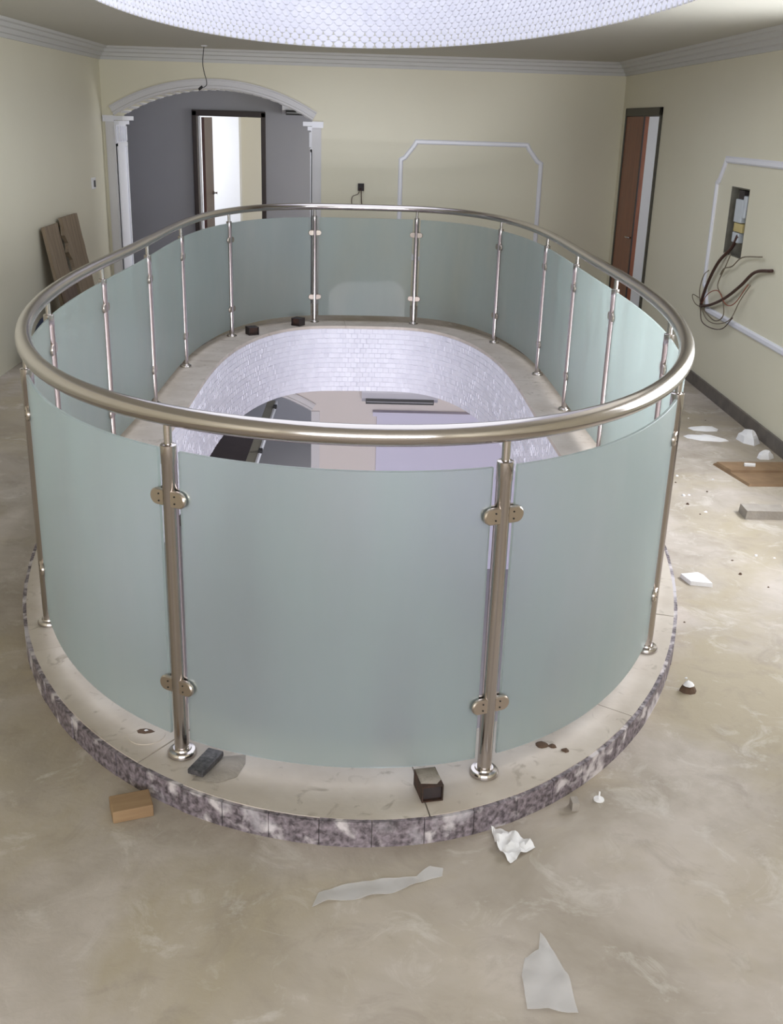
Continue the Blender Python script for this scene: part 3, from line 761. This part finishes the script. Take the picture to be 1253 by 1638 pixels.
# open socket box on back wall with loose wires
t = thing('socket_box', 'small dark open socket box with loose wires on the back wall', 'socket', (-0.085, YB, 1.33))
b = MB(); b.box(-0.035, 0.035, -0.03, 0, -0.04, -0.034).box(-0.035, 0.035, -0.03, 0, 0.034, 0.04).box(-0.035, -0.029, -0.03, 0, -0.034, 0.034).box(0.029, 0.035, -0.03, 0, -0.034, 0.034).box(-0.029, 0.029, -0.006, 0, -0.034, 0.034)
b.build('box', 'iron', t)
MB().tube(smooth([(0.0, -0.02, -0.01), (0.005, -0.05, -0.08), (0.008, -0.04, -0.15), (0.02, -0.03, -0.23)]), 0.006, 6).build('wire', 'copper', t, True)
MB().tube(smooth([(-0.01, -0.02, -0.01), (-0.03, -0.05, -0.07), (-0.09, -0.04, -0.10), (-0.105, -0.03, -0.14), (-0.10, -0.03, -0.2)]), 0.004, 6).build('wire', 'copper', t, True)

# recessed distribution box with breakers and hanging cables on the right wall
t = thing('distribution_box', 'open recessed electrical box with hanging cables on the right wall', 'electrical box', (XR, (BOXH[0]+BOXH[1])/2, (BOXH[2]+BOXH[3])/2))
hw, hh = (BOXH[1]-BOXH[0])/2, (BOXH[3]-BOXH[2])/2
b = MB(); b.box(0.055, 0.065, -hw, hw, -hh, hh).box(0, 0.055, -hw, -hw+0.008, -hh, hh).box(0, 0.055, hw-0.008, hw, -hh, hh).box(0, 0.055, -hw+0.008, hw-0.008, -hh, -hh+0.008).box(0, 0.055, -hw+0.008, hw-0.008, hh-0.008, hh)
b.build('box', 'galv', t)
MB().bbox(-0.005, 0.055, -0.10, 0.06, 0.0, 0.17, 0.006).build('breaker', 'breaker', t)
MB().bbox(-0.005, 0.055, -0.17, -0.11, 0.04, 0.20, 0.006).build('breaker', 'breaker', t)
MB().bbox(0.0, 0.055, -0.14, 0.05, -0.07, -0.005, 0.006).build('terminal_block', 'yellowed', t)
MB().bbox(0.0, 0.055, -0.08, 0.06, -0.15, -0.075, 0.006).build('terminal_block', 'breaker', t)
MB().bbox(0.01, 0.055, -0.06, 0.05, 0.17, 0.235, 0.004).build('cable_entry', 'iron', t)
zb = -(BOXH[2]+BOXH[3])/2; yc = (BOXH[0]+BOXH[1])/2
def wpt(y, z, d=-0.02): return (d, y-yc, z+zb)
MB().tube(smooth([wpt(8.26, 1.30, 0.0), wpt(8.36, 1.20, 0.0), wpt(8.52, 1.08, -0.03), wpt(8.70, 0.92, -0.03), wpt(8.83, 0.76, -0.025), wpt(8.87, 0.68, -0.02)]), 0.013, 8).build('cable', 'copper', t, True)
MB().tube(smooth([wpt(8.88, 0.665, -0.02), wpt(8.60, 0.72, -0.03), wpt(8.25, 0.83, -0.035), wpt(7.95, 0.97, -0.03), wpt(7.7, 1.10, -0.03), wpt(7.4, 1.15, -0.02)]), 0.012, 8).build('cable', 'copper', t, True)
def loop(pp, r, m): MB().tube(smooth([wpt(*q) for q in pp]), r, 6).build('wire', m, t, True)
loop([(8.30, 1.16), (8.36, 1.05, -0.03), (8.45, 0.90, -0.04), (8.33, 0.82, -0.03), (8.22, 0.70, -0.04), (8.45, 0.62, -0.03), (8.85, 0.66)], 0.005, 'grey_wire')
loop([(8.48, 0.98), (8.38, 1.04, -0.03), (8.2, 1.08, -0.03), (8.0, 1.17, -0.03), (7.6, 1.22, -0.03)], 0.005, 'grey_wire')
loop([(8.86, 0.68), (8.66, 0.80, -0.04), (8.42, 0.86, -0.04), (8.20, 0.79, -0.04), (8.0, 0.83, -0.04), (7.8, 1.0, -0.03)], 0.004, 'red_wire')
loop([(8.87, 0.66), (8.6, 0.60, -0.04), (8.3, 0.62, -0.05), (8.05, 0.70, -0.04), (7.9, 0.86, -0.04), (7.75, 1.0, -0.03)], 0.004, 'grey_wire')
loop([(8.87, 0.66), (8.95, 0.67, -0.04), (9.05, 0.70, -0.04), (9.06, 0.735, -0.04), (8.92, 0.73, -0.03)], 0.004, 'grey_wire')
loop([(8.87, 0.66), (8.86, 0.80, -0.05), (8.80, 0.93, -0.05), (8.72, 0.98, -0.04)], 0.004, 'grey_wire')
loop([(8.87, 0.655), (8.7, 0.57, -0.05), (8.45, 0.56, -0.05), (8.2, 0.60, -0.04), (8.0, 0.72, -0.04)], 0.004, 'copper')

# ------------------------------------------------------------------ loose things on the kerb
o = MB().bbox(-0.062, 0.062, -0.045, 0.045, 0, 0.042, 0.004).build('wood_block', 'block', None, False, (-0.70, 2.79, 0.0)); o.rotation_euler = (0, 0, 0.35)
tag(o, 'small light brown wooden block on the floor against the kerb', 'wood block')
# granite offcut under the glass, on a smear of mortar
def lump(poly, h, seed, n=3):
    """low irregular mound over a polygon (x,y)"""
    rng = random.Random(seed); c = sum((Vector(p) for p in poly), Vector((0, 0)))/len(poly); b = MB(); v = []; k = len(poly)
    for q in range(n+1):
        s = 1-q/n*0.75
        for p in poly: w_ = c+(Vector(p)-c)*s; v.append((w_.x+rng.uniform(-.002, .002), w_.y+rng.uniform(-.002, .002), 0 if q == 0 else h*sqrt(q/n)*rng.uniform(.8, 1.0)))
    f = [(q*k+i, q*k+(i+1) % k, (q+1)*k+(i+1) % k, (q+1)*k+i) for q in range(n) for i in range(k)]+[tuple(n*k+i for i in range(k)), tuple(range(k))[::-1]]
    return b.add(v, f)
o = lump([(-0.055, -0.075), (0.03, -0.085), (0.085, -0.05), (0.105, 0.02), (0.10, 0.075), (0.02, 0.06), (-0.02, 0.0)], 0.009, 3).build('mortar_smear', 'mortar', None, 'auto', (-0.462, 2.905, ZK))
tag(o, 'grey mortar smear on the kerb beside the front left post', 'mortar')
o = MB().bbox(-0.028, 0.028, -0.066, 0.066, 0, 0.018, 0.003).build('granite_offcut', 'granite', None, False, (-0.482, 2.905, ZK+0.009)); o.rotation_euler = (0, 0, -0.38)
tag(o, 'dark granite strip offcut lying on the kerb by the front left post', 'stone')
# rusty square tube offcut with an open end, front
t = thing('steel_tube_offcut', 'rusty square steel tube offcut with open end on the front kerb', 'metal tube', (0.225, 2.785, ZK), 0.22)
b = MB(); a, h, d = 0.034, 0.056, 0.05; k = 0.004
b.box(-a, a, -d, d, 0, k).box(-a, -a+k, -d, d, k, h-k).box(a-k, a, -d, d, k, h-k).box(-a, a, -d, d, h-k, h)
b.build('tube_wall', 'rust', t)
MB().box(-a+k, a-k, -d+0.012, -d+0.016, k, h-k).build('inner_plate', 'iron', t)
lump([(-a, -0.03), (a*0.4, -0.042), (a, -0.02), (a, d), (-a, d)], 0.010, 5).build('cement_crust', 'mortar', t, 'auto', (0, 0, h))
for (x, y, rz, lab) in ((-1.085, 10.12, 0.5, 'black metal block on the far kerb, left one of the two'), (-0.68, 10.66, -0.5, 'black metal block on the far kerb next to a post, right one of the two')):
    t = thing('metal_block', lab, 'metal block', (x, y, ZK), rz, 'black blocks on the far kerb')
    b = MB(); a, h, d, k = 0.05, 0.075, 0.05, 0.006
    b.box(-a, a, -d, d, 0, k).box(-a, -a+k, -d, d, k, h-k).box(a-k, a, -d, d, k, h-k).box(-a, a, -d, d, h-k, h)
    b.build('tube_wall', 'iron', t); MB().box(-a+k, a-k, -d+0.02, -d+0.026, k, h-k).build('inner_plate', 'rust', t)
# round marble patch with a brown stain
t = thing('round_patch', 'round cream stone patch with a brown stain on the kerb', 'patch', (-0.706, 3.085, ZK))
MB().lathe([(0.0, 0.0), (0.062, 0.0), (0.061, 0.004), (0.0, 0.0045)], n=32).build('disc', 'coping', t, 'auto')
lump([(-0.030, 0.0), (-0.022, -0.016), (0.0, -0.02), (0.02, -0.012), (0.034, -0.004), (0.018, 0.010), (0.0, 0.016), (-0.02, 0.014)], 0.003, 8).build('stain', 'clod', t, 'auto', (-0.008, 0.02, 0.004))
lump([(-0.008, 0.0), (0.0, -0.007), (0.009, 0.0), (0.0, 0.007)], 0.003, 9).build('pale_chip', 'plaster_bit', t, 'auto', (-0.006, 0.02, 0.0065))
# brown clods on the right of the kerb
for k, (x, y, s, lab) in enumerate(((0.622, 3.058, 1.0, 'largest brown dirt clod on the kerb right of the front post'), (0.660, 3.052, 0.7, 'middle brown dirt clod on the kerb, between two others'), (0.697, 3.031, 0.6, 'small brown dirt clod nearest the kerb edge'))):
    rng = random.Random(20+k); poly = [(0.022*s*rng.uniform(.7, 1.2)*cos(a_*pi/4), 0.019*s*rng.uniform(.7, 1.2)*sin(a_*pi/4)) for a_ in range(8)]
    tag(lump(poly, 0.013*s, 30+k).build('dirt_clod', 'clod', None, 'auto', (x, y, ZK)), lab, 'dirt', 'dirt clods on the kerb')

# ------------------------------------------------------------------ litter on the floor
def sheet(name, label, cat, pts, m, loc, rz=0, lift=0.02, seed=1, thick=0.0012, nx=14):
    """crumpled thin sheet: pts = outline polygon (x,y); wrinkles lift it off the floor"""
    rng = random.Random(seed); b = bmesh.new()
    vs = [b.verts.new((x, y, 0)) for x, y in pts]; fc = b.faces.new(vs)
    bmesh.ops.triangulate(b, faces=[fc]); bmesh.ops.subdivide_edges(b, edges=b.edges[:], cuts=4, use_grid_fill=True); bmesh.ops.triangulate(b, faces=b.faces[:])
    L = max(hypot(x, y) for x, y in pts); ph = [rng.uniform(0, 6) for _ in range(6)]
    for v_ in b.verts:
        x, y = v_.co.x/L, v_.co.y/L
        v_.co.z = 0.002+lift*abs(0.5*sin(5*x+3*y+ph[0])+0.35*sin(-7*x+9*y+ph[1])+0.25*sin(15*x+4*y+ph[2]))
    g = bmesh.ops.solidify(b, geom=b.faces[:], thickness=thick)
    zmin = min(v_.co.z for v_ in b.verts)
    for v_ in b.verts: v_.co.z -= zmin
    o = MB().bm(b).build(name, m, None, 'auto', loc); o.rotation_euler = (0, 0, rz)
    return tag(o, label, cat)
sheet('plastic_film', 'long strip of clear plastic film lying on the floor before the kerb', 'plastic film',
      [(-0.185, -0.075), (-0.17, -0.02), (-0.09, 0.02), (0.03, 0.045), (0.11, 0.055), (0.15, 0.095), (0.19, 0.09), (0.185, 0.06), (0.12, 0.03), (0.04, -0.015), (-0.05, -0.04), (-0.14, -0.055)], 'film', (0.07, 2.445, 0), 0.0, 0.009, 2)
sheet('plastic_film', 'crumpled clear plastic film on the floor at the bottom of the photo', 'plastic film',
      [(-0.05, -0.16), (0.075, -0.16), (0.06, -0.04), (0.02, 0.06), (-0.005, 0.11), (-0.012, 0.04), (-0.05, 0.01), (-0.06, -0.05)], 'film', (0.50, 2.17, 0), -0.1, 0.011, 4)
sheet('crumpled_wrapper', 'white crumpled plastic wrapper on the floor touching the front kerb', 'wrapper',
      [(-0.05, 0.075), (-0.04, -0.02), (-0.01, -0.085), (0.025, -0.05), (0.075, -0.012), (0.07, 0.005), (0.03, 0.05), (-0.015, 0.075)], 'plaster_bit', (0.47, 2.645, 0), 0.0, 0.018, 6)
def slab_bit(name, label, cat, poly, h, m, loc, rz=0, group=None):
    v, f = prism_z(poly, 0, h); k = len(poly)
    cx_ = sum(p[0] for p in poly)/k; cy_ = sum(p[1] for p in poly)/k
    v = v[:k]+[((x-cx_)*0.96+cx_, (y-cy_)*0.96+cy_, z) for x, y, z in v[k:]]
    o = obj(name, v, f, m, None, False, loc); o.rotation_euler = (0, 0, rz); return tag(o, label, cat, group)
slab_bit('foam_piece', 'white square foam piece on the floor near the right of the kerb', 'foam piece', [(-0.055, 0.05), (-0.04, -0.045), (0.06, -0.075), (0.055, 0.03), (0.04, 0.065)], 0.02, 'plaster_bit', (1.62, 4.66, 0), 0.1)
BRD = [(-0.20, 0.16), (-0.10, -0.02), (0.02, -0.20), (0.55, -0.16), (0.55, 0.20)]
slab_bit('plywood_sheet', 'brown plywood sheet on the floor by the right wall, under a thinner strip', 'plywood', [(-0.02, 0.14), (0.07, -0.30), (0.50, -0.28), (0.50, 0.16)], 0.014, 'plywood', (2.31, 6.42, 0), 0.0)
slab_bit('plywood_strip', 'brown plywood strip lying on top of the sheet by the right wall', 'plywood', [(-0.01, 0.12), (0.03, -0.06), (0.49, -0.04), (0.49, 0.15)], 0.012, 'plywood', (2.31, 6.42, 0.0145), 0.0)
slab_bit('plaster_chip', 'tiny white chip lying on the brown plywood', 'plaster chip', [(-0.04, -0.02), (0.03, -0.025), (0.045, 0.015), (-0.03, 0.02)], 0.012, 'plaster_bit', (2.50, 6.47, 0.027))
slab_bit('concrete_lump', 'grey broken concrete lump on the floor near the plywood', 'concrete', [(-0.07, -0.06), (0.16, -0.07), (0.18, 0.05), (-0.06, 0.07)], 0.05, 'mortar', (2.23, 5.60, 0), 0.05)
for (x, y, sx, sy, h, rz, lab) in ((2.50, 7.42, 0.13, 0.08, 0.02, 0.1, 'white plaster chip farthest along the right wall, left of the others'),
                                   (2.42, 7.16, 0.17, 0.07, 0.03, -0.25, 'long white plaster shard by the right wall'),
                                   (2.73, 7.14, 0.09, 0.13, 0.09, 0.2, 'thick white plaster lump against the right wall'),
                                   (2.70, 6.74, 0.07, 0.05, 0.06, 0.5, 'white plaster lump nearest the plywood sheet')):
    rng = random.Random(int(1000*x+10*y)); poly = [(sx*rng.uniform(.75, 1.1)*cos(a_*2*pi/7), sy*rng.uniform(.75, 1.1)*sin(a_*2*pi/7)) for a_ in range(7)]
    xm = max(abs(p[0])+abs(p[1])*0.3 for p in poly); x = min(x, XR-0.03-xm)
    poly = [(p[0]*cos(rz)-p[1]*sin(rz), p[0]*sin(rz)+p[1]*cos(rz)) for p in poly]
    tag(lump(poly, h, int(100*y), 4).build('plaster_chip', 'plaster_bit', None, False, (x, y, 0)), lab, 'plaster chip', 'white plaster rubble by the right wall')
t = thing('rubble_cone', 'tiny white-tipped rubble heap on the floor at the right kerb edge', 'rubble', (1.285, 3.60, 0))
lump([(0.035*cos(a_*pi/4), 0.03*sin(a_*pi/4)) for a_ in range(8)], 0.03, 41).build('rubble_base', 'clod', t, 'auto')
lump([(0.022*cos(a_*pi/4), 0.02*sin(a_*pi/4)) for a_ in range(8)], 0.018, 42).build('white_tip', 'plaster_bit', t, 'auto', (0, 0, 0.026))
slab_bit('mortar_chip', 'small beige mortar chip standing on the floor right of the front kerb', 'chip', [(-0.010, -0.02), (0.014, -0.018), (0.012, 0.022), (-0.012, 0.018)], 0.03, 'mortar', (0.70, 2.84, 0))
o = MB().lathe([(0.0, 0.0), (0.018, 0.0), (0.017, 0.004), (0.003, 0.006), (0.003, 0.03), (0.0, 0.031)], n=12).build('white_plug', 'plaster_bit', None, 'auto', (0.79, 2.885, 0))
tag(o, 'tiny white flat-headed plug upright on the floor right of the front kerb', 'plug')

# crumbs of plaster and dirt scattered along the right side of the floor: too many and too small to count
rng = random.Random(77)
for nm, m, cnt in (('plaster_crumbs', 'plaster_bit', 40), ('dirt_crumbs', 'clod', 40)):
    b = MB()
    for k in range(cnt):
        if rng.random() < 0.93: x, y = rng.uniform(1.85, 2.75), rng.uniform(4.6, 8.6)
        else: x, y = rng.uniform(0.3, 2.4), rng.uniform(2.2, 4.4)
        if hypot((x-CX)/(CA+0.10), (y-CY)/(CB+0.35)) < 1.0 or 2.2 < x < 2.85 and (5.95 < y < 7.6) or 2.1 < x < 2.5 and 5.45 < y < 5.75: continue
        r = rng.uniform(0.004, 0.013); n = 6; v = []
        for q, hh in ((1.0, 0.0), (0.55, rng.uniform(0.4, 0.9)*r)):
            v += [(x+r*q*rng.uniform(.7, 1.3)*cos(i*pi/3), y+r*q*rng.uniform(.7, 1.3)*sin(i*pi/3), hh) for i in range(n)]
        b.add(v, [(i, (i+1) % n, n+(i+1) % n, n+i) for i in range(n)]+[tuple(range(n, 2*n))])
    o = b.build(nm, m); o['kind'] = 'stuff'
    tag(o, 'tiny white plaster crumbs scattered over the floor on the right' if m == 'plaster_bit' else 'tiny brown dirt crumbs scattered over the floor on the right', 'debris')
